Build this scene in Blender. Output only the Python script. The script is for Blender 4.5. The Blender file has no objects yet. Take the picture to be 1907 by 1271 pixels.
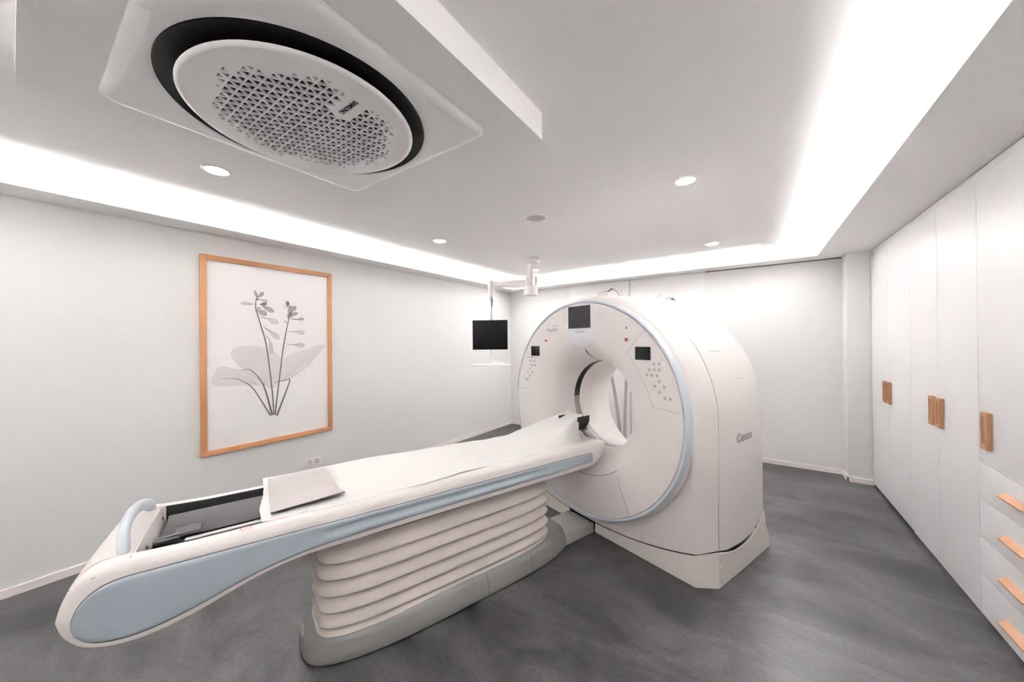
import bpy, bmesh, math, random
from mathutils import Matrix, Vector
random.seed(4)
C = bpy.context.scene.collection
SC = bpy.context.scene
PI = math.pi
# ---------------------------------------------------------------- camera
CAM_H = 1.55
FPX, YAW, PITCH, ROLL = 647.2, -0.606, 0.0033, -0.0085
F = Vector((math.sin(YAW)*math.cos(PITCH), math.cos(YAW)*math.cos(PITCH), math.sin(PITCH)))
R0 = Vector((math.cos(YAW), -math.sin(YAW), 0)); U0 = R0.cross(F)
RR = R0*math.cos(ROLL) + U0*math.sin(ROLL); UU = U0*math.cos(ROLL) - R0*math.sin(ROLL)
cd = bpy.data.cameras.new('camera'); cam = bpy.data.objects.new('camera', cd); C.objects.link(cam)
cam.matrix_world = Matrix(((RR.x, UU.x, -F.x, 0), (RR.y, UU.y, -F.y, 0), (RR.z, UU.z, -F.z, CAM_H), (0, 0, 0, 1)))
cd.sensor_width = 36; cd.sensor_fit = 'HORIZONTAL'; cd.lens = FPX/1907*36; cd.clip_start = .02
SC.camera = cam
# ---------------------------------------------------------------- world, exposure
w = bpy.data.worlds.new('world'); SC.world = w; w.use_nodes = True
w.node_tree.nodes['Background'].inputs[0].default_value = (.9, .95, 1, 1)
w.node_tree.nodes['Background'].inputs[1].default_value = 0.05
SC.view_settings.view_transform = 'Standard'; SC.view_settings.look = 'None'
SC.view_settings.gamma = 1; SC.view_settings.use_curve_mapping = False
SC.view_settings.exposure = 1.70
SC.cycles.max_bounces = 12; SC.cycles.diffuse_bounces = 10; SC.cycles.glossy_bounces = 4
SC.cycles.use_denoising = True; SC.cycles.sample_clamp_indirect = 6
# light levels: watts per metre of hidden LED strip, watts per downlight
STRIP_W, DOWN_W = 27.0, 2.0
# room measures
XL, XR, YB, ZS, ZC, YF = -3.80, 1.034, 5.435, 2.495, 2.62, -1.5
LIP_L, LIP_R, LIP_B, LIP_F = -3.545, 0.605, 5.16, -1.15

def area_strip(name, loc, sx, sy, watts, aim=(0, 0, 1), parent=None):
    d = bpy.data.lights.new(name, 'AREA'); d.shape = 'RECTANGLE'; d.size = sx; d.size_y = sy; d.energy = watts
    d.color = (1, .993, .982)
    o = bpy.data.objects.new(name, d); C.objects.link(o); o.location = loc; z_ = -Vector(aim).normalized(); y_ = Vector((0, 1, 0)); y_ = (y_-z_*y_.dot(z_)).normalized(); x_ = y_.cross(z_)
    o.rotation_euler = Matrix((x_, y_, z_)).transposed().to_euler()
    if parent: o.parent = parent
    return o

# ---------------------------------------------------------------- materials
def mat(name, col, rough=.5, metal=0, spec=.5, noise=None, emit=None, coat=0, alpha=1, bump=None):
    m = bpy.data.materials.new(name); m.use_nodes = True; nt = m.node_tree; b = nt.nodes['Principled BSDF']
    b.inputs['Base Color'].default_value = (*col, 1); b.inputs['Roughness'].default_value = rough
    b.inputs['Metallic'].default_value = metal; b.inputs['Specular IOR Level'].default_value = spec
    b.inputs['Coat Weight'].default_value = coat; b.inputs['Alpha'].default_value = alpha
    tc = nt.nodes.new('ShaderNodeTexCoord')
    if noise:
        sc, col2, det = noise
        n = nt.nodes.new('ShaderNodeTexNoise'); n.inputs['Scale'].default_value = sc; n.inputs['Detail'].default_value = det
        mx = nt.nodes.new('ShaderNodeMixRGB'); mx.inputs[1].default_value = (*col, 1); mx.inputs[2].default_value = (*col2, 1)
        nt.links.new(tc.outputs['Object'], n.inputs['Vector']); nt.links.new(n.outputs['Fac'], mx.inputs[0])
        nt.links.new(mx.outputs[0], b.inputs['Base Color'])
    if bump:
        sc, st, dist = bump
        n = nt.nodes.new('ShaderNodeTexNoise'); n.inputs['Scale'].default_value = sc; n.inputs['Detail'].default_value = 4
        bp = nt.nodes.new('ShaderNodeBump'); bp.inputs['Strength'].default_value = st; bp.inputs['Distance'].default_value = dist
        nt.links.new(tc.outputs['Object'], n.inputs['Vector']); nt.links.new(n.outputs['Fac'], bp.inputs['Height'])
        nt.links.new(bp.outputs[0], b.inputs['Normal'])
    if emit:
        b.inputs['Emission Color'].default_value = (*emit[0], 1); b.inputs['Emission Strength'].default_value = emit[1]
    return m
def srgb(r, g, b):
    f = lambda c: (c/255/12.92) if c/255 <= .04045 else ((c/255+.055)/1.055)**2.4
    return (f(r), f(g), f(b))
M = {}
M['wall'] = mat('wall_paint', srgb(229, 228, 227), .9, spec=.2, noise=(3, srgb(228, 227, 226), 2))
M['ceil'] = mat('ceiling_paint', srgb(249, 248, 248), .9, spec=.2, noise=(3, srgb(248, 247, 247), 2))
M['skirt'] = mat('skirting_white', srgb(236, 228, 226), .5)
M['lacquer'] = mat('white_lacquer', srgb(234, 233, 234), .45, spec=.4, noise=(2, srgb(233, 232, 233), 1))
M['gapdark'] = mat('dark_gap', srgb(90, 82, 82), .8)
M['black'] = mat('matt_black', (.004, .004, .005), .5, spec=.3)
M['gloss_black'] = mat('screen_glass_black', (.003, .003, .004), .12, spec=.15)
M['screen_grey'] = mat('dark_grey_screen_glass', (.02, .018, .02), .15, spec=.25)
M['gantry'] = mat('gantry_white_plastic', srgb(221, 215, 213), .36, spec=.4, noise=(1.5, srgb(220, 214, 212), 1))
M['cream'] = mat('cream_plastic', srgb(226, 219, 216), .38, spec=.45, noise=(2, srgb(225, 218, 215), 1))
M['blue'] = mat('pale_blue_plastic', srgb(156, 165, 172), .3, spec=.5, noise=(2, srgb(154, 163, 170), 1))
M['ringblue'] = mat('pale_blue_ring_plastic', srgb(200, 207, 214), .35, spec=.5, noise=(2, srgb(198, 205, 212), 1))
M['screenpanel'] = mat('bluish_white_plastic', srgb(226, 226, 231), .3, spec=.5)
M['bore'] = mat('bore_white_plastic', srgb(236, 231, 228), .4, spec=.4)
M['grey_window'] = mat('scan_window_grey', srgb(150, 143, 142), .35)
M['base_grey'] = mat('table_base_grey', srgb(120, 119, 117), .42, spec=.5, noise=(3, srgb(117, 116, 114), 2))
M['plate_grey'] = mat('floor_plate_grey', srgb(158, 156, 153), .45, noise=(3, srgb(155, 153, 150), 2))
M['base_side'] = mat('gantry_base_plastic', srgb(222, 216, 210), .42, noise=(2, srgb(220, 214, 208), 1))
M['bellows'] = mat('bellows_fabric', srgb(204, 195, 188), .75, spec=.25, noise=(6, srgb(196, 187, 180), 3), bump=(60, .12, .002))
M['carbon'] = mat('dark_cradle_carbon', srgb(34, 30, 31), .5, spec=.3, noise=(30, srgb(28, 25, 26), 4))
M['alu'] = mat('brushed_aluminium', srgb(190, 190, 192), .35, metal=.8)
M['sheet'] = mat('white_paper_sheet', srgb(224, 222, 220), .85, spec=.15, bump=(5, .55, .02))
M['padgrey'] = mat('grey_foam_pad', srgb(188, 181, 180), .8, noise=(30, srgb(178, 171, 170), 5))
M['padedge'] = mat('dark_pad_edge', srgb(60, 56, 56), .8)
M['print'] = mat('lettering_grey', srgb(160, 156, 157), .5)
M['printlight'] = mat('lettering_pale_grey', srgb(190, 190, 195), .5)
M['seam'] = mat('panel_seam_grey', srgb(150, 142, 140), .7)
M['seamdark'] = mat('panel_seam_dark', srgb(70, 64, 64), .7)
M['red'] = mat('red_plastic', srgb(150, 40, 42), .4)
M['pinkred'] = mat('red_print', srgb(200, 100, 90), .5)
M['amber'] = mat('amber_print', srgb(150, 118, 60), .5)
M['button'] = mat('button_grey', srgb(196, 190, 190), .45)
M['buttonmark'] = mat('button_mark_grey', srgb(140, 134, 136), .5)
M['wood'] = mat('oak_frame_wood', srgb(180, 130, 92), .5, noise=(12, srgb(164, 114, 76), 6))
M['handlewood'] = mat('oak_handle_wood', srgb(158, 118, 84), .5, noise=(30, srgb(140, 100, 68), 6))
M['barwood'] = mat('oak_pull_wood', srgb(182, 138, 106), .5, noise=(30, srgb(168, 124, 92), 6))
M['paper'] = mat('print_paper', srgb(241, 239, 238), .6)
M['lens'] = mat('downlight_lens', (1, 1, 1), .5, emit=((1, .98, .95), 14))
M['led'] = mat('led_tape', (1, 1, 1), .5, emit=((1, .98, .95), 3))
M['whiteplastic'] = mat('white_plastic', srgb(236, 230, 228), .4)
M['disc'] = mat('cassette_disc_plastic', srgb(243, 241, 241), .45)
M['panelplastic'] = mat('cassette_panel_plastic', srgb(240, 240, 240), .45)
M['monitor_black'] = mat('monitor_black', (.002, .002, .003), .4, spec=.1)
M['clear'] = mat('smoky_clear_plastic', srgb(120, 118, 122), .15, alpha=.55)
M['sticker'] = mat('white_sticker', srgb(205, 203, 200), .6)
M['petal1'] = mat('print_petal_pale', srgb(205, 198, 200), .6, noise=(14, srgb(226, 220, 221), 3))
M['petal2'] = mat('print_petal_mid', srgb(152, 144, 147), .6, noise=(20, srgb(186, 179, 181), 3))
M['petal3'] = mat('print_petal_dark', srgb(98, 90, 94), .6, noise=(25, srgb(140, 132, 135), 3))
M['leafp'] = mat('print_leaf_pale', srgb(229, 224, 224), .6, noise=(9, srgb(219, 213, 215), 4))
M['stemp'] = mat('print_stem_grey', srgb(98, 90, 94), .6, noise=(20, srgb(74, 67, 71), 3))
M['veinp'] = mat('print_vein_grey', srgb(190, 183, 186), .6)
M['stemdoor'] = mat('print_stem_soft_grey', srgb(168, 160, 163), .6, noise=(10, srgb(150, 142, 146), 3))

def floor_mat():
    m = bpy.data.materials.new('dark_grey_linoleum'); m.use_nodes = True; nt = m.node_tree; b = nt.nodes['Principled BSDF']
    tc = nt.nodes.new('ShaderNodeTexCoord')
    mp = nt.nodes.new('ShaderNodeMapping'); mp.inputs['Rotation'].default_value = (0, 0, .5); mp.inputs['Scale'].default_value = (1, 1.8, 1)
    n1 = nt.nodes.new('ShaderNodeTexNoise'); n1.inputs['Scale'].default_value = 1.6; n1.inputs['Detail'].default_value = 8; n1.inputs['Roughness'].default_value = .62; n1.inputs['Distortion'].default_value = .6
    n2 = nt.nodes.new('ShaderNodeTexNoise'); n2.inputs['Scale'].default_value = 45; n2.inputs['Detail'].default_value = 4; n2.inputs['Roughness'].default_value = .7
    r1 = nt.nodes.new('ShaderNodeValToRGB'); e = r1.color_ramp.elements
    e[0].position = .36; e[0].color = (*srgb(34, 33, 35), 1); e[1].position = .66; e[1].color = (*srgb(84, 83, 83), 1)
    r2 = nt.nodes.new('ShaderNodeValToRGB'); e = r2.color_ramp.elements
    e[0].position = .35; e[0].color = (.72, .72, .73, 1); e[1].position = .65; e[1].color = (1.2, 1.2, 1.2, 1)
    mu = nt.nodes.new('ShaderNodeMixRGB'); mu.blend_type = 'MULTIPLY'; mu.inputs[0].default_value = 1
    L = nt.links.new
    L(tc.outputs['Object'], mp.inputs[0]); L(mp.outputs[0], n1.inputs['Vector']); L(mp.outputs[0], n2.inputs['Vector'])
    L(n1.outputs['Fac'], r1.inputs[0]); L(n2.outputs['Fac'], r2.inputs[0]); L(r1.outputs[0], mu.inputs[1]); L(r2.outputs[0], mu.inputs[2])
    L(mu.outputs[0], b.inputs['Base Color']); b.inputs['Roughness'].default_value = .38; b.inputs['Specular IOR Level'].default_value = .5
    return m
M['floor'] = floor_mat()

# ---------------------------------------------------------------- mesh helpers
class MB:
    def __init__(s): s.v = []; s.f = []; s.m = []
    def add(s, vs, fs, mi=0):
        o = len(s.v); s.v += [tuple(p) for p in vs]
        for f in fs: s.f.append([i+o for i in f]); s.m.append(mi)
        return s
    def box(s, x0, x1, y0, y1, z0, z1, mi=0):
        vs = [(x, y, z) for z in (z0, z1) for y in (y0, y1) for x in (x0, x1)]
        return s.add(vs, [(0, 2, 3, 1), (4, 5, 7, 6), (0, 1, 5, 4), (2, 6, 7, 3), (0, 4, 6, 2), (1, 3, 7, 5)], mi)
    def loft(s, rings, closed=True, capa=False, capb=False, mi=0, loop=False):
        n = len(rings[0]); vs = [p for r in rings for p in r]; fs = []
        k = len(rings)
        for i in range(k if loop else k-1):
            a = i*n; b = ((i+1) % k)*n
            for j in range(n if closed else n-1):
                q = (j+1) % n; fs.append((a+j, a+q, b+q, b+j))
        if capa: fs.append(tuple(range(n))[::-1])
        if capb: fs.append(tuple((k-1)*n+j for j in range(n)))
        return s.add(vs, fs, mi)
    def poly(s, pts, mi=0): return s.add(pts, [tuple(range(len(pts)))], mi)
    def prism(s, pts, d, mi=0):                      # polygon pts moved along vector d
        n = len(pts); q = [(p[0]+d[0], p[1]+d[1], p[2]+d[2]) for p in pts]
        fs = [tuple(range(n))[::-1], tuple(range(n, 2*n))]+[(i, (i+1) % n, n+(i+1) % n, n+i) for i in range(n)]
        return s.add(list(pts)+q, fs, mi)
    def tube(s, pts, r, n=10, mi=0, flat=1.0, up=(0, 0, 1)):
        P = [Vector(p) for p in pts]; rings = []
        for i, p in enumerate(P):
            t = (P[min(i+1, len(P)-1)]-P[max(i-1, 0)]).normalized()
            u = Vector(up); u = (u - t*u.dot(t))
            if u.length < 1e-3: u = Vector((1, 0, 0)) - t*t.x
            u.normalize(); v = t.cross(u); rr = r[i] if isinstance(r, (list, tuple)) else r
            rings.append([p + u*math.cos(a)*rr + v*math.sin(a)*rr*flat for a in [2*PI*k/n for k in range(n)]])
        return s.loft(rings, True, True, True, mi)
    def lathe(s, prof, n=64, c=(0, 0, 0), axis='z', mi=0, a0=0, a1=2*PI, capa=False, capb=False):
        full = abs(a1-a0-2*PI) < 1e-6; m = n if full else n+1; rings = []
        for r, h in prof:
            ring = []
            for k in range(m):
                a = a0+(a1-a0)*k/n
                if axis == 'z': ring.append((c[0]+r*math.cos(a), c[1]+r*math.sin(a), c[2]+h))
                elif axis == 'y': ring.append((c[0]+r*math.cos(a), c[1]+h, c[2]+r*math.sin(a)))
                else: ring.append((c[0]+h, c[1]+r*math.cos(a), c[2]+r*math.sin(a)))
            rings.append(ring)
        return s.loft(rings, full, capa, capb, mi)
    def build(s, name, mats, parent=None, sharp=35, bevel=0, recalc=True):
        me = bpy.data.meshes.new(name); me.from_pydata(s.v, [], s.f)
        mats = mats if isinstance(mats, (list, tuple)) else [mats]
        for m in mats: me.materials.append(M[m] if isinstance(m, str) else m)
        me.polygons.foreach_set('material_index', s.m); me.polygons.foreach_set('use_smooth', [True]*len(s.f))
        bm = bmesh.new(); bm.from_mesh(me)
        if recalc: bmesh.ops.recalc_face_normals(bm, faces=bm.faces)
        if bevel:
            es = [e for e in bm.edges if len(e.link_faces) == 2 and e.calc_face_angle(0) > math.radians(40)]
            bmesh.ops.bevel(bm, geom=es, offset=bevel, segments=2, profile=.6, affect='EDGES', clamp_overlap=True)
        bm.to_mesh(me); bm.free()
        me.set_sharp_from_angle(angle=math.radians(sharp)); me.update()
        o = bpy.data.objects.new(name, me); C.objects.link(o)
        if parent: o.parent = parent
        return o
def empty(name, loc=(0, 0, 0), rz=0, parent=None):
    o = bpy.data.objects.new(name, None); C.objects.link(o); o.location = loc; o.rotation_euler = (0, 0, rz); o.empty_display_size = .1
    if parent: o.parent = parent
    return o
def tag(o, label, cat, group=None):
    o['label'] = label; o['category'] = cat
    if group: o['group'] = group
    return o
def struct(o, label=None):
    o['kind'] = 'structure'
    if label: o['label'] = label
    return o
def copy_tree(o, parent=None):
    c = o.copy(); C.objects.link(c)
    if parent: c.parent = parent
    for ch in list(o.children): copy_tree(ch, c)
    return c
def interp(x, xs, ys):
    if x <= xs[0]: return ys[0]
    for i in range(len(xs)-1):
        if x <= xs[i+1]: return ys[i]+(ys[i+1]-ys[i])*(x-xs[i])/(xs[i+1]-xs[i])
    return ys[-1]
def sst(a, b, x):
    t = max(0, min(1, (x-a)/(b-a))); return t*t*(3-2*t)
def smooth(pts, k=2):                                 # Chaikin, open curve
    for _ in range(k):
        q = [pts[0]]
        for a, b in zip(pts, pts[1:]):
            q.append(tuple(x*.75+y*.25 for x, y in zip(a, b))); q.append(tuple(x*.25+y*.75 for x, y in zip(a, b)))
        q.append(pts[-1]); pts = q
    return pts
def smooth_closed(pts, k=2):
    for _ in range(k):
        q = []
        for a, b in zip(pts, pts[1:]+pts[:1]):
            q.append(tuple(x*.75+y*.25 for x, y in zip(a, b))); q.append(tuple(x*.25+y*.75 for x, y in zip(a, b)))
        pts = q
    return pts
def text(name, body, size, m, parent, loc, rot, sx=1.0, bold=0.0, shear=0, ext=.0006):
    cu = bpy.data.curves.new(name, 'FONT'); cu.body = body; cu.size = size; cu.extrude = ext; cu.offset = bold; cu.shear = shear
    cu.align_x = 'CENTER'; cu.align_y = 'CENTER'
    t = bpy.data.objects.new(name, cu); C.objects.link(t)
    me = bpy.data.meshes.new_from_object(t.evaluated_get(bpy.context.evaluated_depsgraph_get()))
    bpy.data.objects.remove(t)
    me.materials.clear(); me.materials.append(M[m])
    o = bpy.data.objects.new(name, me); C.objects.link(o); o.location = loc; o.rotation_euler = rot; o.scale = (sx, 1, 1)
    if parent: o.parent = parent
    return o
# ================================================================ ROOM SHELL
T = .12
struct(MB().box(XL-T, 1.75, YF-T, YB+T, -.1, 0).build('floor', 'floor'), 'dark grey mottled linoleum floor')
struct(MB().box(XL-T, 1.75, YF-T, YB+T, ZC, ZC+.1).build('ceiling', 'ceil'), 'smooth white ceiling washed by hidden light strips')
struct(MB().box(XL-T, XL, YF-T, YB+T, 0, ZC).build('wall_left', 'wall'))
struct(MB().box(XL, 1.75, YB, YB+T, 0, ZC).build('wall_back', 'wall'))
struct(MB().box(1.62, 1.75, 2.36, YB, 0, ZC).add([(XR, YF, 0), (XR, 2.36, 0), (1.75, 2.36, 0), (1.75, YF, 0), (XR, YF, ZC), (XR, 2.36, ZC), (1.75, 2.36, ZC), (1.75, YF, ZC)],
   [(0, 3, 2, 1), (4, 5, 6, 7), (0, 1, 5, 4), (1, 2, 6, 5), (2, 3, 7, 6), (3, 0, 4, 7)]).build('wall_right', 'wall'))
struct(MB().box(XL, 1.75, YF-T, YF, 0, ZC).build('wall_front', 'wall'))
# pier in the far right corner
struct(MB().box(.845, 1.62, 5.205, YB, 0, ZS).build('wall_corner_pier', 'wall', bevel=.004), 'white wall pier in the far right corner')
# skirting boards
def skirt(name, a, b, nx, ny, h=.055, t=.012):
    m = MB(); P = []
    for (x, y) in (a, b):
        P.append([(x, y, 0), (x+nx*t, y+ny*t, 0), (x+nx*t, y+ny*t, h-.004), (x+nx*(t-.004), y+ny*(t-.004), h), (x, y, h)])
    m.loft(P, True, True, True); return struct(m.build(name, 'skirt'))
skirt('baseboard_left', (XL, YF), (XL, YB-.012), 1, 0)
skirt('baseboard_back', (-.52, YB), (.833, YB), 0, -1)
skirt('baseboard_back_far', (XL, YB), (-2.56, YB), 0, -1)
skirt('baseboard_pier_side', (.845, 5.193), (.845, YB), -1, 0)
skirt('baseboard_pier', (.833, 5.205), (1.045, 5.205), 0, -1)
# soffit with a raised lip that hides the light strips (trim)
def cove(name, x0, x1, y0, y1, side):
    t = .02; h = ZS+.045
    m = MB().box(x0, x1, y0, y1, ZS, ZS+.015)
    if side == 'l': m.box(x1-t, x1, y0, y1, ZS+.015, h)
    if side == 'r': m.box(x0, x0+t, y0, y1, ZS+.015, h)
    if side == 'b': m.box(x0, x1, y0, y0+t, ZS+.015, h)
    if side == 'f': m.box(x0, x1, y1-t, y1, ZS+.015, h)
    return struct(m.build(name, 'ceil'))
cove('trim_1', XL, LIP_L, LIP_F, LIP_B, 'l')
cove('trim_2', LIP_R, 1.62, LIP_F, LIP_B, 'r')
cove('trim_3', XL, 1.62, LIP_B, YB, 'b')
cove('trim_4', XL, 1.62, YF, LIP_F, 'f')
# dark shadow gap along the top of the far wall
struct(MB().box(-.53, .845, YB-.004, YB+.001, ZS-.012, ZS-.001).build('trim_5', 'gapdark'))
struct(MB().box(-1.553, -1.543, 5.425, YB-.0005, .01, ZS-.012).build('trim_7', 'gapdark'))  # dark strip put in as the shade between the two door leaves
# hidden LED strips lying on the soffit behind the lip
def led(name, x0, x1, y0, y1, label, aim, k=1.0):
    o = MB().box(x0, x1, y0, y1, ZS+.0155, ZS+.030).build(name, 'led')
    tag(o, label, 'light strip', 'light strips hidden behind the ceiling lip')
    L = max(x1-x0, y1-y0)
    area_strip('led_glow', ((x0+x1)/2, (y0+y1)/2, ZS+.0315), x1-x0, y1-y0, STRIP_W*L*k, aim).parent = o
    return o
led('light_strip', LIP_L-.080, LIP_L-.030, LIP_F+.05, LIP_B-.05, 'white light strip hidden behind the ceiling lip along the left wall', (.15, 0, 1))
led('light_strip', LIP_R+.030, LIP_R+.080, LIP_F+.05, LIP_B-.05, 'white light strip hidden behind the ceiling lip above the cabinets', (-.15, 0, 1))
led('light_strip', LIP_L+.05, LIP_R-.05, LIP_B+.030, LIP_B+.080, 'white light strip hidden behind the ceiling lip along the far wall', (0, -.15, 1), 1.2)
led('light_strip', LIP_L+.05, LIP_R-.05, LIP_F-.080, LIP_F-.030, 'white light strip hidden behind the ceiling lip nearest the viewer', (0, .15, 1))

# dropped ceiling box that carries the cassette unit (open ring so the unit sits in it)
bx0, bx1, by0, by1 = -2.18, -.80, .011, 1.415
m = MB().box(bx0, bx1, by0, by1, ZS, ZC)
struct(m.build('trim_6', 'ceil'), 'square dropped ceiling box around the air conditioner')

# sliding door leaves with a printed flower
def ribbon(mb, pts, w0, w1, depth, ax, mi):          # flat ribbon in a wall plane; ax maps (s, z, depth) -> xyz
    P = smooth(pts, 2); n = len(P); L = []; Rr = []
    for i, p in enumerate(P):
        a = P[max(i-1, 0)]; b = P[min(i+1, n-1)]; dx, dz = b[0]-a[0], b[1]-a[1]; l = math.hypot(dx, dz) or 1
        ww = (w0+(w1-w0)*i/(n-1))/2; L.append(ax(p[0]-dz/l*ww, p[1]+dx/l*ww, depth)); Rr.append(ax(p[0]+dz/l*ww, p[1]-dx/l*ww, depth))
    mb.loft([L, Rr], closed=False, mi=mi)
def petal(mb, a, b, w, depth, ax, mi, vein=None):
    dx, dz = b[0]-a[0], b[1]-a[1]; l = math.hypot(dx, dz); tx, tz = dx/l, dz/l; pts = []
    pr = [(0, .12), (.15, .3), (.35, .72), (.55, .97), (.7, 1), (.85, .8), (.95, .45), (1, 0)]
    up = [(a[0]+dx*t-tz*w/2*q, a[1]+dz*t+tx*w/2*q) for t, q in pr]; dn = [(a[0]+dx*t+tz*w/2*q, a[1]+dz*t-tx*w/2*q) for t, q in pr[-2::-1]]
    P = smooth_closed(up+dn, 1); mb.poly([ax(x, z, depth) for x, z in P], mi)
    if vein is not None:
        ribbon(mb, P+P[:1], .0016, .0016, depth+.0003, ax, vein)
        for q in (-.5, 0, .5): ribbon(mb, [(a[0]+dx*t-tz*w/2*q*s, a[1]+dz*t+tx*w/2*q*s) for t, s in ((.1, .3), (.5, 1), (.92, .5))], .001, .001, depth+.0003, ax, vein)
axd = lambda s, z, d: (s, 5.411-d, z)
def door(name, x0, x1, label):
    o = MB().box(x0, x1, 5.412, YB-.001, .004, ZS-.006).build(name, 'lacquer', bevel=.0015)
    struct(o, label); return o
d1 = door('door_1', -2.551, -1.553, 'left white sliding door leaf printed with a drooping flower')
d2 = door('door_2', -1.543, -.529, 'right white sliding door leaf printed with a drooping flower')
pm = MB()
ribbon(pm, [(-1.652, 2.157), (-1.697, 2.245), (-1.742, 2.335), (-1.809, 2.377)], .012, .012, .0006, axd, 0)
ribbon(pm, [(-1.811, 2.378), (-1.845, 2.37), (-1.882, 2.342)], .022, .02, .0009, axd, 1)
pm.poly([axd(x, z, .0004) for x, z in smooth_closed([(-1.877, 2.352), (-1.946, 2.351), (-2.044, 2.328), (-2.10, 2.25), (-2.02, 2.22), (-1.9, 2.25), (-1.884, 2.321)], 2)], 2)
ribbon(pm, [(-1.88, 2.35), (-1.96, 2.35), (-2.05, 2.325)], .008, .004, .0009, axd, 1)
ribbon(pm, [(-1.68, 2.365), (-1.664, 2.301), (-1.645, 2.234), (-1.62, 2.10), (-1.6, 1.7)], .008, .035, .0007, axd, 2)
ribbon(pm, [(-1.652, 2.157), (-1.62, 1.9), (-1.60, 1.4), (-1.608, .994), (-1.631, .521), (-1.647, .0052)], .012, .058, .0008, axd, 0)
ribbon(pm, [(-2.0, 1.75), (-1.96, 1.5), (-1.887, 1.176), (-1.804, .841), (-1.745, .42), (-1.70, .0052)], .03, .06, .0011, axd, 0)
pm.build('flower_print', ['stemdoor', 'stemp', 'petal1'], d1)
pm = MB()
ribbon(pm, [(-1.13, 2.05), (-1.112, 2.093), (-1.077, 2.139), (-1.008, 2.171), (-.952, 2.156)], .01, .012, .0006, axd, 0)
ribbon(pm, [(-.955, 2.158), (-.925, 2.125), (-.888, 2.09)], .04, .035, .0009, axd, 1)
pm.poly([axd(x, z, .0004) for x, z in smooth_closed([(-.891, 2.105), (-.842, 2.09), (-.788, 2.055), (-.74, 2.01), (-.70, 1.93), (-.8, 1.93), (-.874, 2.051)], 2)], 2)
ribbon(pm, [(-.89, 2.10), (-.82, 2.08), (-.745, 2.01)], .02, .008, .0009, axd, 1)
ribbon(pm, [(-1.075, 2.26), (-1.118, 2.22), (-1.155, 2.152), (-1.18, 2.08), (-1.2, 1.7)], .008, .05, .0007, axd, 2)
ribbon(pm, [(-1.13, 2.05), (-1.2, 1.7), (-1.25, 1.2), (-1.28, .6), (-1.28, .0052)], .012, .055, .0008, axd, 0)
pm.build('flower_print', ['stemdoor', 'stemp', 'petal1'], d2)

# ================================================================ CEILING FITTINGS
def downlight(x, y, label):
    t = empty('downlight', (x, y, ZC)); tag(t, label, 'ceiling light', 'recessed downlights')
    MB().lathe([(.058, -.0005), (.058, -.006), (.066, -.008), (.075, -.0005)], 40).build('trim_ring', 'whiteplastic', t)
    MB().lathe([(.0, -.0045), (.03, -.0045), (.058, -.003)], 40).build('lens', 'lens', t)
    d = bpy.data.lights.new('downlight_lamp', 'SPOT'); d.energy = DOWN_W; d.spot_size = math.radians(125); d.spot_blend = .8; d.shadow_soft_size = .05; d.color = (1, .98, .95)
    l = bpy.data.objects.new('downlight_lamp', d); C.objects.link(l); l.location = (0, 0, -.03); l.parent = t
for x, y, lb in [(-2.69, .72, 'round ceiling downlight beside the air conditioner box, nearest on the left side'),
                 (-2.69, 2.565, 'round ceiling downlight in the middle of the left side'),
                 (-2.66, 4.44, 'small far ceiling downlight just behind the monitor mount column'),
                 (-.36, 2.565, 'round ceiling downlight nearest on the right side'),
                 (-.36, 4.41, 'round ceiling downlight beside the round ceiling speaker in the far right')]:
    downlight(x, y, lb)
def speaker(x, y, label):
    t = empty('ceiling_speaker', (x, y, ZC)); tag(t, label, 'ceiling speaker', 'round ceiling speakers')
    MB().lathe([(.078, -.0005), (.078, -.008), (.09, -.01), (.098, -.0005)], 48).build('rim', 'whiteplastic', t)
    MB().lathe([(0, -.006), (.04, -.0055), (.078, -.004)], 48).build('grille', mat('speaker_grille', srgb(205, 200, 200), .7, bump=(400, .5, .002)) if 'sg' not in M else M['sg'], t)
speaker(-1.525, 2.575, 'round white ceiling speaker in the middle of the ceiling')
speaker(.17, 4.86, 'round white ceiling speaker in the far right corner near the glowing lip')

# cassette air conditioner
ux, uy = -1.48, .70
ac_u = empty('ceiling_air_conditioner', (ux, uy, ZS)); tag(ac_u, 'white square cassette air conditioner with a round perforated disc', 'air conditioner')
def rsq(h, r, z, n=8):
    out = []
    for cx, cy, a in ((h-r, h-r, 0), (-h+r, h-r, PI/2), (-h+r, -h+r, PI), (h-r, -h+r, 1.5*PI)):
        for k in range(n+1): out.append((cx+r*math.cos(a+PI/2*k/n), cy+r*math.sin(a+PI/2*k/n), z))
    return out
def circ(r, z, n): # ring matching rsq's point order
    out = []
    for q in range(4):
        for k in range(n+1):
            a = q*PI/2 + (k/n)*PI/2*.999; out.append((r*math.cos(a), r*math.sin(a), z))
    return out
mb = MB(); n = 24
mb.loft([rsq(.515, .05, -.0005, n), rsq(.515, .05, -.012, n), rsq(.505, .045, -.02, n), rsq(.49, .04, -.0225, n), circ(.475, -.0305, n), circ(.456, -.033, n), circ(.452, -.030, n)])
mb.build('panel', 'panelplastic', ac_u, sharp=50)
mb = MB().lathe([(.4525, -.030), (.449, -.032), (.44, -.028), (.40, -.012), (.36, -.003), (.30, -.0015)], 96); mb.build('air_outlet_ring', mat('outlet_black', (.003, .003, .004), .5, spec=.2), ac_u)
for a0, a1 in ((2.0, 3.1), (-.5, .35)):
    pass
MB().tube([(.50*math.cos(a)*1.0, .50*math.sin(a), -.0235) for a in [2.45+k*.04 for k in range(12)]], .0012, 6).build('panel_seam', 'seam', ac_u)
MB().tube([(.50*math.cos(a), .50*math.sin(a), -.0235) for a in [.55+k*.04 for k in range(12)]], .0012, 6).build('panel_seam', 'seam', ac_u)
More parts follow.
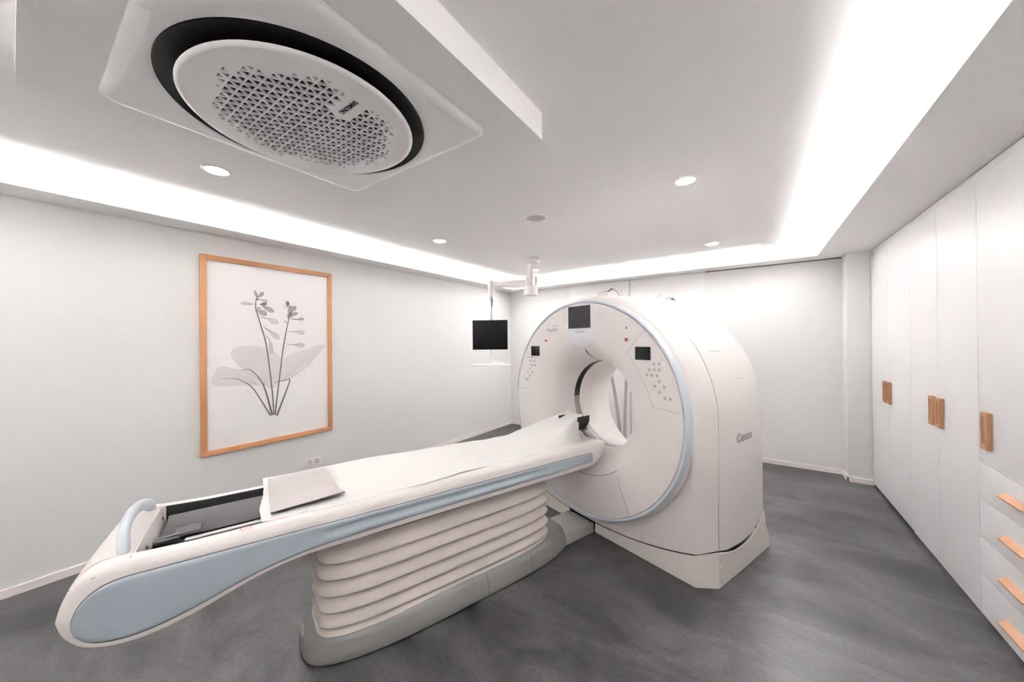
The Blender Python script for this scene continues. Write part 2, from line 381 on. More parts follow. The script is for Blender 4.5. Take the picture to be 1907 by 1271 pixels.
# perforated disc: triangular holes in rows along x, with a black chamber behind
disc = empty('x', (0, 0, 0))
bpy.data.objects.remove(disc)
DZ = -.060; RD = .402
s_, h_ = .0405, .0351
tri_open = []
yrow0 = .4675-uy
for r in range(-8, 21):
    y0 = yrow0 + r*h_ + .002
    for k in range(-24, 24):
        for upd in (0, 1):
            xb = (-1.474-ux) + k*s_/2*2 + (r % 2)*s_/2
            if upd == 0: P = [(xb-s_/2, y0-h_/2), (xb+s_/2, y0-h_/2), (xb, y0+h_/2)]
            else: P = [(xb, y0+h_/2), (xb+s_, y0+h_/2), (xb+s_/2, y0-h_/2)]
            cx_ = sum(p[0] for p in P)/3; cy_ = sum(p[1] for p in P)/3; rad = math.hypot(cx_, cy_-.005)
            tri_open.append((P, cx_, cy_, rad, upd))
md = MB()
for P, cx_, cy_, rad, upd in tri_open:
    ins = [p for p in P if math.hypot(*p) < .365]
    if len(ins) < 3: continue
    edge = rad + .012*math.sin(7*math.atan2(cy_, cx_)+1) + random.uniform(-.014, .014)
    lettering = (.16 < cx_ < .325) and (-.022 < cy_ < .062)
    sc = 0 if (edge > .318 or lettering) else (.85 if edge < .27 else .85-.45*(edge-.27)/.048)
    if .318 <= edge < .335 and random.random() < .10 and not lettering: sc = .3
    if sc == 0: md.add([(x, y, DZ) for x, y in P], [(0, 1, 2)], 0); continue
    Q = [(cx_+(x-cx_)*sc, cy_+(y-cy_)*sc) for x, y in P]
    W = [(cx_+(x-cx_)*sc*.97, cy_+(y-cy_)*sc*.97) for x, y in P]
    vs = [(x, y, DZ) for x, y in P]+[(x, y, DZ) for x, y in Q]+[(x, y, DZ+.0075) for x, y in W]
    fs = [(i, (i+1) % 3, 3+(i+1) % 3, 3+i) for i in range(3)]
    md.add(vs, fs, 0); md.add(vs, [(3+i, 3+(i+1) % 3, 6+(i+1) % 3, 6+i) for i in range(3)], 2)
    md.add(vs, [(6, 7, 8)], 1)
# solid rim: a slightly deeper annulus that overlaps the outer ragged triangles from just above
md.lathe([(.33, DZ+.0006), (.385, DZ+.0003), (.396, DZ+.003), (RD, DZ+.008), (.398, DZ+.014), (.30, DZ+.03), (.0, DZ+.032)], 96, mi=0)
md.build('perforated_disc', ['disc', 'black', 'disc'], ac_u, sharp=40, recalc=False)
text('lettering', 'SAMSUNG', .027, 'black', ac_u, (.243, .022, DZ-.0012), (0, PI, 0), sx=.86, bold=.0003)

# ceiling mounted monitor
MX, MY = -2.35, 3.83
mon = empty('ceiling_mounted_monitor', (MX, MY, ZC)); tag(mon, 'black flat monitor hanging from a white jointed ceiling arm', 'monitor')
MB().lathe([(0, -.001), (.115, -.001), (.12, -.02), (.105, -.05), (.06, -.062), (0, -.062)], 40).build('ceiling_plate', 'whiteplastic', mon)
MB().lathe([(.035, -.06), (.034, -.30), (.034, -.36), (0, -.36)], 24).build('column', 'whiteplastic', mon)
hb = MB().lathe([(0, -.47), (.08, -.47), (.088, -.46), (.086, -.36), (.075, -.35), (0, -.35)], 32)
hb.build('arm_hub', 'whiteplastic', mon)
for a in (0.2, 2.3, 4.4):
    MB().tube([(.068*math.cos(a), .068*math.sin(a), z) for z in (-.36, -.30, -.235)], .02, 12).build('hub_post', 'whiteplastic', mon)
ex, ey, ez = -2.90+2.35, 3.70-3.83, -.27
MB().tube([(-.03, 0, -.31), (ex*.35, ey*.35, -.305), (ex*.6, ey*.6, -.30), (ex, ey, ez-.01)], [.055, .052, .046, .036], 14, flat=.6, up=(0, 0, 1)).build('arm', 'whiteplastic', mon)
MB().lathe([(0, .035), (.035, .035), (.042, .02), (.042, -.16), (.03, -.18), (0, -.18)], 24, c=(ex, ey, ez)).build('elbow_joint', 'whiteplastic', mon)
MB().lathe([(.02, 0), (.024, 0), (.024, -.012), (.02, -.012)], 20, c=(ex, ey, ez-.205)).build('collar', 'alu', mon)
MB().tube([(ex, ey, ez-.17), (ex+.012, ey, ez-.22), (ex-.0, ey+.0, ez-.50), (ex-.004, ey, ez-.55)], .022, 12).build('drop_pole', 'alu', mon)
sm = empty('screen_mount', (ex-.0, ey-.02, ez-.69), -YAW-.06+0, mon)
scr = MB().box(-.236, .236, -.02, .02, -.198, .198).build('monitor_screen', 'monitor_black', mon, bevel=.006); scr.location = (ex+.0, ey-.03, ez-.70); scr.rotation_euler = (0, 0, .52)
bpy.data.objects.remove(sm)
MB().tube(smooth([(ex, ey, ez-.88), (ex, ey, ez-1.0), (ex+.01, ey+.0, ez-1.04), (ex+.06, ey+.01, ez-1.075), (ex+.20, ey+.02, ez-1.08)], 2), .014, 10).build('keyboard_arm', 'whiteplastic', mon)
tr = MB().box(-.26, .26, -.09, .09, -.008, .008).build('keyboard_tray', 'whiteplastic', mon, bevel=.005); tr.location = (ex+.0, ey-.02, ez-1.105); tr.rotation_euler = (0, 0, .52)

# ================================================================ LEFT WALL
pic = empty('framed_picture', (XL, 1.447, .611)); tag(pic, 'large oak framed print of a grey flower on the left wall', 'picture')
y0, y1, z0, z1 = .898-1.447, 1.996-1.447, 0, 2.312-.611
fw = .042
def bar(a, b, c, d):                                  # mitred frame bar, outer a-b, inner c-d in (y, z)
    mb = MB(); mb.prism([(.002, a[0], a[1]), (.002, b[0], b[1]), (.002, d[0], d[1]), (.002, c[0], c[1])], (.031, 0, 0)); return mb
oc = [(y0, z0), (y1, z0), (y1, z1), (y0, z1)]; ic = [(y0+fw, z0+fw), (y1-fw, z0+fw), (y1-fw, z1-fw), (y0+fw, z1-fw)]
for i in range(4):
    bar(oc[i], oc[(i+1) % 4], ic[i], ic[(i+1) % 4]).build('frame_bar', 'wood', pic, bevel=.002)
pr_ = MB().box(.003, .015, y0+.01, y1-.01, z0+.01, z1-.01).build('print', 'paper', pic)
# picture drawing: (points, start width, end width) in metres on the left wall (y, z)
STEMS=[( [(1.296, 1.952), (1.292, 1.886), (1.315, 1.807), (1.337, 1.714), (1.369, 1.6), (1.389, 1.464), (1.411, 1.258), (1.416, 1.203), (1.431, 1.024), (1.438, 0.874)] ,0.007,0.013),
( [(1.574, 1.807), (1.557, 1.714), (1.544, 1.643), (1.524, 1.537), (1.511, 1.432), (1.492, 1.259), (1.485, 1.196), (1.463, 1.019), (1.449, 0.866)] ,0.007,0.013),
( [(1.04, 1.255), (1.119, 1.253), (1.173, 1.232), (1.219, 1.199), (1.266, 1.155), (1.315, 1.063), (1.364, 0.963), (1.409, 0.87)] ,0.002,0.014),
( [(1.182, 1.314), (1.239, 1.327), (1.286, 1.284), (1.33, 1.217), (1.36, 1.15), (1.39, 1.029), (1.415, 0.908), (1.425, 0.871)] ,0.002,0.02),
( [(1.448, 1.176), (1.485, 1.192), (1.539, 1.192), (1.587, 1.208), (1.561, 1.128), (1.522, 1.023), (1.483, 0.914), (1.464, 0.858)] ,0.004,0.018),
( [(1.817, 1.402), (1.731, 1.402), (1.665, 1.348), (1.624, 1.276), (1.587, 1.208)] ,0.002,0.004),
( [(1.767, 1.33), (1.73, 1.303), (1.694, 1.277), (1.636, 1.25), (1.587, 1.208)] ,0.002,0.006),
( [(1.02, 1.358), (1.084, 1.351), (1.137, 1.329), (1.192, 1.318)] ,0.001,0.003),
( [(1.1, 1.473), (1.142, 1.389), (1.192, 1.319), (1.267, 1.257), (1.34, 1.199)] ,0.002,0.002),
( [(1.94, 1.547), (1.881, 1.468), (1.81, 1.379), (1.755, 1.324)] ,0.001,0.002),
]
LEAVES= [[(1.02, 1.361), (1.084, 1.351), (1.137, 1.329), (1.201, 1.317), (1.239, 1.327), (1.277, 1.302), (1.315, 1.236), (1.34, 1.187), (1.305, 1.162), (1.242, 1.174), (1.15, 1.184), (1.053, 1.187), (0.981, 1.202), (0.975, 1.261), (0.994, 1.312)], [(1.1, 1.473), (1.129, 1.521), (1.221, 1.538), (1.317, 1.532), (1.377, 1.511), (1.449, 1.48), (1.497, 1.418), (1.518, 1.326), (1.507, 1.218), (1.469, 1.15), (1.416, 1.12), (1.375, 1.148), (1.34, 1.204), (1.267, 1.263), (1.192, 1.319), (1.142, 1.389)], [(1.524, 1.399), (1.608, 1.457), (1.725, 1.485), (1.818, 1.522), (1.94, 1.547), (1.881, 1.468), (1.817, 1.398), (1.755, 1.324), (1.73, 1.3), (1.682, 1.272), (1.624, 1.233), (1.584, 1.205), (1.523, 1.193), (1.485, 1.196), (1.502, 1.285)]]
BUDS= [((1.279, 1.921), (1.178, 1.921), 0.0281, 1), ((1.326, 1.808), (1.39, 1.791), 0.0079, 3), ((1.385, 1.797), (1.478, 1.754), 0.0534, 1), ((1.349, 1.721), (1.414, 1.669), 0.0079, 3), ((1.402, 1.682), (1.487, 1.6), 0.0505, 1), ((1.372, 1.6), (1.39, 1.626), 0.0056, 3), ((1.39, 1.626), (1.406, 1.587), 0.0056, 3), ((1.406, 1.593), (1.425, 1.456), 0.0337, 1), ((1.298, 1.873), (1.385, 1.828), 0.0505, 2), ((1.338, 1.916), (1.445, 1.859), 0.0421, 2), ((1.321, 1.968), (1.394, 1.958), 0.0225, 1), ((1.31, 1.974), (1.288, 2.048), 0.0213, 2), ((1.31, 1.984), (1.359, 2.039), 0.0337, 2), ((1.293, 1.962), (1.316, 1.974), 0.0225, 3), ((1.327, 1.922), (1.385, 1.937), 0.0281, 3), ((1.292, 1.882), (1.338, 1.892), 0.0112, 3), ((1.565, 1.913), (1.564, 1.974), 0.0337, 3), ((1.558, 1.892), (1.521, 1.935), 0.0191, 1), ((1.567, 1.857), (1.594, 1.937), 0.0225, 2), ((1.584, 1.865), (1.64, 1.93), 0.0421, 2), ((1.577, 1.836), (1.657, 1.866), 0.0337, 2), ((1.567, 1.8), (1.597, 1.873), 0.0337, 3), ((1.577, 1.8), (1.663, 1.797), 0.0101, 3), ((1.65, 1.8), (1.715, 1.806), 0.0292, 2), ((1.553, 1.669), (1.629, 1.677), 0.0051, 3), ((1.622, 1.676), (1.724, 1.66), 0.0421, 1), ((1.529, 1.554), (1.621, 1.543), 0.0051, 3), ((1.615, 1.543), (1.72, 1.535), 0.0404, 1), ((1.556, 1.75), (1.54, 1.781), 0.0124, 2), ((1.551, 1.834), (1.61, 1.831), 0.0449, 1)]
axp = lambda y, z, d: (.0152+d, y-1.447, z-.611)
lp = MB()
for i, lf in enumerate(LEAVES):
    P = smooth_closed(lf, 2); lp.poly([axp(y, z, .0002+.0002*i) for y, z in P], 0)
    ribbon(lp, P+P[:1], .0016, .0016, .0009, axp, 1)
V = [((1.36, 1.16), [(1.16, 1.46), (1.22, 1.50), (1.28, 1.51), (1.34, 1.50), (1.40, 1.48), (1.45, 1.44), (1.49, 1.38), (1.50, 1.30), (1.14, 1.42), (1.15, 1.40)]),
     ((1.52, 1.20), [(1.60, 1.43), (1.68, 1.45), (1.76, 1.48), (1.84, 1.51), (1.90, 1.52), (1.84, 1.45), (1.77, 1.38)]),
     ((1.30, 1.18), [(1.0, 1.24), (1.01, 1.27), (1.03, 1.30), (1.07, 1.33), (1.12, 1.31), (1.04, 1.21), (1.2, 1.30)])]
for b, es in V:
    for e in es:
        mx_, mz_ = (b[0]+e[0])/2, (b[1]+e[1])/2; s = .12*(e[0]-b[0])
        ribbon(lp, [b, (mx_-s*.3, mz_+abs(s)*.3), e], .0022, .0008, .0011, axp, 1)
lp.build('leaf_drawing', ['leafp', 'veinp'], pr_)
lp = MB()
for a, b, w_, d in BUDS: petal(lp, a, b, w_, .0014+.0001*(d), axp, d-1, 3 if w_ > .02 else None)
lp.build('flower_drawing', ['petal1', 'petal2', 'petal3', 'stemp'], pr_)
lp = MB()
for i, (pts, w0, w1) in enumerate(STEMS): ribbon(lp, pts, w0, w1, .0020+.00005*i, axp, 0 if i < 5 else 1)
lp.build('stem_drawing', ['stemp', 'veinp'], pr_)
# wall socket
so = empty('wall_socket', (XL, 1.803, .316)); tag(so, 'white double wall socket below the framed picture', 'socket')
MB().box(.0, .009, -.078, .078, -.042, .042).build('cover_plate', 'whiteplastic', so, bevel=.003)
for yy in (-.036, .036):
    i_ = MB().lathe([(.021, .0085), (.022, .0115), (.025, .0115), (.026, .0088)], 32, axis='x', c=(0, yy, 0)).lathe([(0, .0088), (.0215, .0092)], 32, axis='x', c=(0, yy, 0), mi=1)
    i_.build('socket_insert', ['whiteplastic', mat('socket_recess', srgb(196, 190, 188), .5)], so)
    MB().lathe([(0, .0105), (.003, .010)], 10, axis='x', c=(0, yy-.0095, 0)).lathe([(0, .0105), (.003, .010)], 10, axis='x', c=(0, yy+.0095, 0)).box(.009, .012, yy-.003, yy+.003, .013, .021).box(.009, .012, yy-.003, yy+.003, -.021, -.013).build('contact_holes', 'seamdark', so)

# ================================================================ CABINETS
def handle_plate(parent, y):                          # upright oak plate with a routed oval
    mb = MB(); h, ww, t = .10, .045, .022
    x0, x1 = -.022-t, -.0225
    outer = [(-ww, -h), (ww, -h), (ww, h), (-ww, h)]
    N = 16; ov = []
    for k in range(4*N):
        a = 2*PI*k/(4*N); cx_ = .020*math.cos(a); cz_ = .020*math.sin(a)
        ov.append((cx_, cz_+(.062 if cz_ >= 0 else -.062)))
    def rect_pt(a):
        c, s = math.cos(a), math.sin(a); k = min(ww/abs(c) if abs(c) > 1e-6 else 9, h/abs(s) if abs(s) > 1e-6 else 9); return (c*k, s*k)
    rp = [rect_pt(math.atan2(p[1], p[0])) for p in ov]
    mb.loft([[(x1, y+a, 1.05+b) for a, b in rp], [(x0+.003, y+a, 1.05+b) for a, b in rp], [(x0, y+a*.95, 1.05+b*.98) for a, b in rp], [(x0, y+a, 1.05+b) for a, b in ov],
             [(x0+.007, y+a*.9, 1.05+b*.97) for a, b in ov], [(x0+.011, y+a*.5, 1.05+b*.9) for a, b in ov]], capb=True, capa=True)
    return mb.build('handle', 'handlewood', parent, sharp=40)
def cabinet(ya, yb_, label, plinth):
    t = empty('storage_cabinet', (XR+.022, (ya+yb_)/2, 0)); tag(t, label, 'cabinet', 'built in white cabinets along the right wall')
    c = (ya+yb_)/2; a, b = ya-c, yb_-c
    MB().box(.001, .55, a+.001, b-.001, .055, 2.488).build('carcass', 'seamdark', t)
    MB().box(-.008, 0.0005, a, b, 2.440, 2.488).build('top_filler', 'lacquer', t)
    if plinth: MB().box(-.006, .02, a, b, 0, .028).build('plinth', 'lacquer', t)
    else: MB().box(.05, .07, a, b, 0, .06).build('plinth', 'black', t)  # set back and coloured black for the shade under the doors
    return t, a, b
G = .0015
def leaf(t, a, b, z0, z1, name='door'):
    return MB().box(-.022, -.001, a+G, b-G, z0+G, z1-G).build(name, 'lacquer', t, bevel=.0012)
for ya, yb_, lb, pl in ((4.115, 5.192, 'two door white cabinet farthest along the right wall', False), (3.085, 4.114, 'two door white cabinet in the middle of the right wall', True)):
    t, a, b = cabinet(ya, yb_, lb, pl); mid = (a+b)/2
    dl = leaf(t, a, mid, .03, 2.432); dr = leaf(t, mid, b, .03, 2.432)
    handle_plate(dl, mid-.058); handle_plate(dr, mid+.058)
t, a, b = cabinet(2.37, 3.084, 'white cabinet nearest the viewer with four oak handled drawers', True)
dd = leaf(t, a, b, .857, 2.432); handle_plate(dd, b-.072-.035)
for z0_, z1_, hz in ((.651, .857, .765), (.441, .651, .553), (.237, .441, .343), (.03, .237, .128)):
    dw = leaf(t, a, b, z0_, z1_, 'drawer')
    P = lambda y, k: [(-.0215, y, hz-.014), (-.0215, y, hz+.010), (-.022-.034*k, y, hz-.006), (-.022-.034*k, y, hz-.014)]
    yc_ = 2.728-(2.37+3.084)/2
    MB().loft([P(yc_-.112, .55), P(yc_-.095, 1), P(yc_+.095, 1), P(yc_+.112, .55)], capa=True, capb=True).build('handle', 'barwood', dw, sharp=20)
# ================================================================ CT GANTRY  (local axes: x = across, y = into the bore, z = up)
TH = math.radians(19); GO = (-1.117, 2.601, 0)
ga = empty('ct_gantry', GO, -TH); tag(ga, 'large white ring shaped CT scanner gantry with pale blue rim', 'medical scanner')
CZ = 1.03
def zside(wv): return interp(wv, [.0, .105, .205, .32, .435, .6, .70, .80, .87, .92, .95], [.205, .211, .241, .212, .197, .197, .204, .235, .285, .34, .42])
def zfront(u): return .088+.123*min(1, abs(u)/.82)**2.2
def zgap(u, wv, R):
    q = min(1, abs(u)/R); return zfront(.82*q)+(zside(wv)-.211)*q**4
def rtop(wv): return interp(wv, [.02, .05, .10, .20, .35, .50, .70, .85, .95], [.85, .872, .886, .893, .898, .904, .911, .918, .90])
def body_ring(wa, Ra, wl, Rl, nA=48, nL=12, nB=24):
    pts = []
    def blend(z): return sst(.15, 1.0, z)
    for k in range(nA+1):
        a = PI*k/nA; q_ = Ra-max(0, Ra-rtop(wa))*math.sin(a)**4; pts.append((q_*math.cos(a), wa, CZ+q_*math.sin(a)))
    zb = zgap(-Rl, wl, Rl)
    for k in range(1, nL+1):
        z = CZ+(zb-CZ)*k/nL; t = blend(z); pts.append((-(Rl+(Ra-Rl)*t), wl+(wa-wl)*t, z))
    for k in range(1, nB):
        u = -Rl+2*Rl*k/nB; pts.append((u, wl, zgap(u, wl, Rl)))
    for k in range(nL, 0, -1):
        z = CZ+(zb-CZ)*k/nL; t = blend(z); pts.append((Rl+(Ra-Rl)*t, wl+(wa-wl)*t, z))
    return pts
def inner_ring(r, wv, ref, cz=CZ):
    o = []
    for p in ref:
        a = math.atan2(p[2]-CZ, p[0]); o.append((r*math.cos(a), wv, cz+r*math.sin(a)))
    return o
ST = [(.028, .845, .105, .80), (.036, .858, .105, .82), (.06, .875, .13, .845), (.10, .893, .165, .875), (.15, .907, .20, .905), (.22, .920, .215, .913), (.32, .930, .32, .918),
      (.50, .936, .50, .924), (.70, .936, .70, .927), (.85, .932, .85, .928), (.90, .925, .90, .924), (.93, .91, .925, .912), (.945, .88, .94, .89)]
rings = [body_ring(*s) for s in ST]
rings = [inner_ring(.79, .10, rings[0])]+rings+[inner_ring(.50, .945, rings[0], .97)]
body = MB().loft(rings).build('outer_cover', 'gantry', ga, sharp=28)
# seam and access hatch lines on the side cover
def path_on(wv, Rr, z0, z1, a1, r=.0016, n=20):
    pts = [(Rr-.004, wv, z0+(CZ-z0)*k/8) for k in range(8)]+[(Rr*math.cos(a), wv, CZ+Rr*math.sin(a)) for a in [a1*k/n for k in range(n+1)]]
    return pts
MB().tube([(interp(z, [.2, 1.03], [.912, .9185]), .212, z) for z in [.245+k*.098 for k in range(9)]]+[(.9185*math.cos(a), .212, CZ+.9185*math.sin(a)) for a in [.02+.055*k for k in range(12)]], .0012, 6).build('cover_seam', 'seamdark', ga)
ht = MB()
def arcpt(a, wv, R=.9375): return (R*math.cos(a), wv, CZ+R*math.sin(a))
a_lo, a_hi = .28, .50
ht.tube([arcpt(a_hi, .33+.02*k, .934) for k in range(8)], .0011, 6).build('hatch_line', 'seam', ga)
MB().tube([arcpt(a_lo, .50+.02*k, .9362) for k in range(8)], .0011, 6).build('hatch_line', 'seam', ga)
for w0 in (.42, .62):
    P = [arcpt(PI/2-.05-.16*s, w0+.05*t_, rtop(w0+.05)+.0005) for s, t_ in ((0, 0), (1, 0), (1, 1), (0, 1))]
    MB().prism([(p[0], p[1], p[2]) for p in P], (0, 0, .006)).build('top_hatch', 'gantry', ga, bevel=.003)
# front fascia: flat face flaring into the bore, bore tube, rear flare
prof = [(.826, .02), (.826, -.012), (.820, -.022), (.80, -.024), (.66, -.024), (.60, -.022), (.555, -.016), (.515, -.004), (.48, .014), (.45, .038), (.42, .072), (.395, .115), (.377, .165), (.366, .215), (.362, .25), (.362, .272)]
MB().lathe(prof, 144, c=(0, 0, CZ), axis='y').build('front_fascia', 'gantry', ga, sharp=40)
MB().lathe([(.362, .272), (.366, .276), (.366, .284)], 120, c=(0, 0, CZ), axis='y').lathe([(.366, .356), (.366, .364), (.362, .368), (.362, .50), (.364, .54)], 120, c=(0, 0, CZ), axis='y').build('bore_tube', 'bore', ga)
MB().lathe([(.3665, .284), (.3665, .356)], 90, c=(0, 0, CZ), axis='y', a0=.05, a1=PI-.05).lathe([(.3665, .284), (.3665, .356)], 90, c=(0, 0, CZ), axis='y', a0=PI-.05, a1=2*PI+.05, mi=1).build('scan_window', [mat('scan_window_black', (.008, .008, .009), .25), 'grey_window'], ga)
rr_ = []
for r, wv in [(.364, .54), (.372, .59), (.388, .66), (.412, .74), (.44, .82), (.468, .89), (.49, .935), (.505, .948)]:
    cz = CZ-(.075*sst(.54, .95, wv)); rr_.append([(r*math.cos(2*PI*k/120), wv, cz+r*math.sin(2*PI*k/120)) for k in range(120)])
MB().loft(rr_).build('rear_flare', 'bore', ga)
MB().lathe([(.823, .03), (.824, -.012), (.829, -.024), (.836, -.028), (.845, -.022), (.849, -.010), (.852, .010), (.8525, .032)], 160, c=(0, 0, CZ), axis='y').build('blue_rim', 'ringblue', ga)
MB().lathe([(.8520, .032), (.857, .038), (.860, .07), (.86, .118)], 160, c=(0, 0, CZ), axis='y').build('rim_collar', 'gantry', ga)
def on_face(r):                                       # fascia depth at radius r
    rs = [p[0] for p in prof[::-1]]; ws = [p[1] for p in prof[::-1]]; return interp(r, rs, ws)
# laser slit down the flare and its twin dots
sl = MB(); L, Rr = [], []
for k in range(14):
    r = .462-.098*k/13; wv = on_face(r)-.0012; hw = .0065 if k > 1 else .003
    L.append((-hw, wv-.0004, CZ+r-.001)); Rr.append((hw, wv-.0004, CZ+r-.001))
sl.loft([L, Rr], closed=False).build('laser_slit', 'black', ga)
# seams on the fascia
FY = -.0246
def seamline(mb, pts, r=.0011): mb.tube([(x, FY if math.hypot(x, z-CZ) > .64 else on_face(math.hypot(x, z-CZ))-.0006, z) for x, z in pts], r, 6)
def along(a, b, n=8): return [(a[0]+(b[0]-a[0])*k/n, a[1]+(b[1]-a[1])*k/n) for k in range(n+1)]
sm_ = MB()
for sx in (1, -1):
  if sx > 0:
    seamline(sm_, [(sx*x, z) for x, z in along((.566, 1.63), (.428, 1.471))])
    seamline(sm_, [(sx*x, z) for x, z in along((.428, 1.471), (.52, 1.345))+along((.52, 1.345), (.577, 1.23))[1:]+along((.577, 1.23), (.619, 1.118))[1:]])
  seamline(sm_, [(sx*x, z) for x, z in along((.619, 1.118), (.815, 1.106))])
  sm_.build('control_panel_seam', 'seam', ga); sm_ = MB()
sm_ = MB()
seamline(sm_, [(.525*math.cos(a), CZ+.525*math.sin(a)) for a in [-2.35+k*.06 for k in range(25)]], .0016)
sm_.build('lower_arc_seam', 'seamdark', ga)
sm_ = MB()
seamline(sm_, smooth([(.345, .58), (.36, .50), (.41, .40), (.44, .33)], 2), .0013)
sm_.build('lower_panel_seam', 'seam', ga)
MB().tube([(.445, .104, .225), (.445, .104, .12)], .0013, 6).build('lower_panel_seam', 'seam', ga)
# display with surround
def rpoly(x0, x1, z0, z1, rt, rb, n=8):
    o = []
    for cx_, cz_, r, a in ((x1-rt, z1-rt, rt, 0), (x0+rt, z1-rt, rt, PI/2), (x0+rb, z0+rb, rb, PI), (x1-rb, z0+rb, rb, 1.5*PI)):
        for k in range(n+1): o.append((cx_+r*math.cos(a+PI/2*k/n), cz_+r*math.sin(a+PI/2*k/n)))
    return o
def sur(x, z, d): return (x, min(on_face(math.hypot(x, z-CZ)), .03)-d, z)
gr = []; e_ = []
for i in range(41):
    t = i/40; z = 1.503+.361*t; hw = .146
    if t < .32: hw = .146*math.sqrt(max(0, 1-((.32-t)/.32)**2.4))
    zz = z+.012*(0 if t < .6 else (t-.6)/.4)
    row = []
    for j in range(21):
        q = -1+j/10; x = -.006+hw*q; zc_ = zz-(.030*q*q*sst(.7, 1, t))
        d = .0065 if (abs(q) < .96 and .02 < t < .985) else -.002
        row.append(sur(x, zc_, d))
    gr.append(row)
pn = MB().loft(gr, closed=False).build('display_surround', 'screenpanel', ga, sharp=50)
MB().box(-.122, .108, -.0355, -.028, 1.657, 1.832).build('display_screen', 'screen_grey', pn)
text('lettering', 'Canon', .036, 'printlight', pn, (.006, -.0325, 1.629), (PI/2, 0, 0), bold=.0006)
text('lettering', 'Aquilion', .044, 'print', ga, (-.325, FY-.0002, 1.655), (PI/2, 0, 0), sx=.95)
text('lettering', 'Lightning', .019, 'printlight', ga, (-.285, FY-.0002, 1.691), (PI/2, 0, 0))
tl = text('lettering', 'Canon', .082, 'print', ga, (.9385, .55, .902), (PI/2, 0, PI/2), sx=1.12, bold=.0022)
# small icons beside the display
def ring_mark(mb, x, z, r, mi=0, t=.0025): mb.lathe([(r-t, FY-.0004), (r, FY-.0004)], 20, c=(x, 0, z), axis='y', mi=mi)
ic = MB()
ring_mark(ic, -.178, 1.775, .008); ic.build('status_icon', 'printlight', ga); ic = MB(); ic.box(-.183, -.173, FY-.0008, FY-.0002, 1.745, 1.763); ic.build('status_icon', 'printlight', ga); ic = MB(); ic.box(-.184, -.172, FY-.0008, FY-.0002, 1.714, 1.724); ic.build('status_icon', 'printlight', ga); ic = MB()
ring_mark(ic, .193, 1.742, .016, t=.004); ic.build('status_icon', 'printlight', ga)
# side screens
for sx in (1, -1):
    o = MB().box(-.0555, .0555, -.006, .004, -.0435, .0435).build('control_screen', 'gloss_black', ga); o.location = (sx*.5525, FY, 1.468); o['label'] = 'small black control screen'
    # buttons
def button(x, z, r=.0085):
    b = MB().lathe([(r+.003, .0), (r+.003, -.0012), (r+.001, -.0016), (r, -.0045), (r-.002, -.006), (0, -.0062)], 16, c=(0, 0, 0), axis='y')
    b.box(-.0028, .0028, -.0072, -.006, -.0028, .0028, mi=1)
    o = b.build('control_button', ['button', 'buttonmark'], ga); o.location = (x, FY, z); return o
BT = [(.633, 1.401), (.669, 1.404), (.598, 1.363), (.635, 1.365), (.669, 1.365), (.581, 1.327), (.616, 1.327), (.652, 1.327), (.668, 1.291), (.636, 1.259), (.703, 1.257), (.668, 1.222), (.706, 1.187), (.741, 1.186)]
for x, z in BT: button(x, z)
for x, z in [(-.638, 1.409), (-.603, 1.409), (-.671, 1.404), (-.639, 1.373), (-.608, 1.373), (-.571, 1.370), (-.620, 1.338), (-.59, 1.334), (-.556, 1.333), (-.636, 1.303), (-.668, 1.269), (-.603, 1.266), (-.637, 1.234), (-.705, 1.198), (-.673, 1.194)]: button(x, z, .0065)
MB().lathe([(.016, 0), (.016, -.004), (.012, -.01), (0, -.012)], 20, c=(.704, FY, 1.40), axis='y').tube([(.712, FY-.006, 1.408), (.724, FY-.01, 1.418)], .006, 8).build('rotary_knob', 'whiteplastic', ga)
for x, r, nm in ((.425, .013, 'a'), (-.404, .011, 'b')):
    MB().lathe([(r+.012, -.0002), (r+.012, -.002), (r+.001, -.003)], 32, c=(x, FY, 1.561), axis='y', mi=1).lathe([(r+.001, -.002), (r, -.012), (r*.8, -.015), (r*.5, -.0155)], 32, c=(x, FY, 1.561), axis='y').lathe([(r*.5, -.0157), (r*.25, -.0157)], 24, c=(x, FY, 1.561), axis='y', mi=1).lathe([(r*.25, -.0156), (0, -.0156)], 24, c=(x, FY, 1.561), axis='y').build('emergency_stop', ['red', 'whiteplastic'], ga)
MB().prism([(.416, FY-.0003, 1.637), (.438, FY-.0003, 1.637), (.427, FY-.0003, 1.656)], (0, -.0006, 0)).box(.425, .429, FY-.0012, FY-.0003, 1.6395, 1.649, mi=1).build('warning_triangle', ['amber', 'seamdark'], ga)
# skirt base in three panels, open at the table plinth
def baseprof():
    P = [(-.93, .995), (-.925, .5), (-.912, .212), (-.818, .106)]
    return P
pathR = [(.0-.818+.0, .106)]
def wallstrip(mb, pts, zt, t=.005, n=8, mi=0):         # pts plan path, zt(x, y) top height
    Q = []
    for a, b in zip(pts, pts[1:]):
        for k in range(n): Q.append((a[0]+(b[0]-a[0])*k/n, a[1]+(b[1]-a[1])*k/n))
    Q.append(pts[-1]); rings = []
    for i, p in enumerate(Q):
        a = Q[max(i-1, 0)]; b = Q[min(i+1, len(Q)-1)]; dx, dy = b[0]-a[0], b[1]-a[1]; l = math.hypot(dx, dy); nx, ny = -dy/l, dx/l
        z = zt(*p)
        rings.append([(p[0], p[1], 0.004), (p[0], p[1], z-.003), (p[0]+nx*.003, p[1]+ny*.003, z), (p[0]+nx*t, p[1]+ny*t, z), (p[0]+nx*t, p[1]+ny*t, .004)])
    mb.loft(rings, True, True, True, mi)
tf = lambda x, y: zfront(x)-.010
def ts(x, y):
    g = zside(y)-.013-.018*sst(.22, .5, y)*(1-sst(.55, .85, y))
    if y > .915: g = interp(y, [.915, .93, .985], [.30, .19, .10])
    return g
tchm = lambda x, y: interp(abs(x), [.818, .912], [.201, .228])
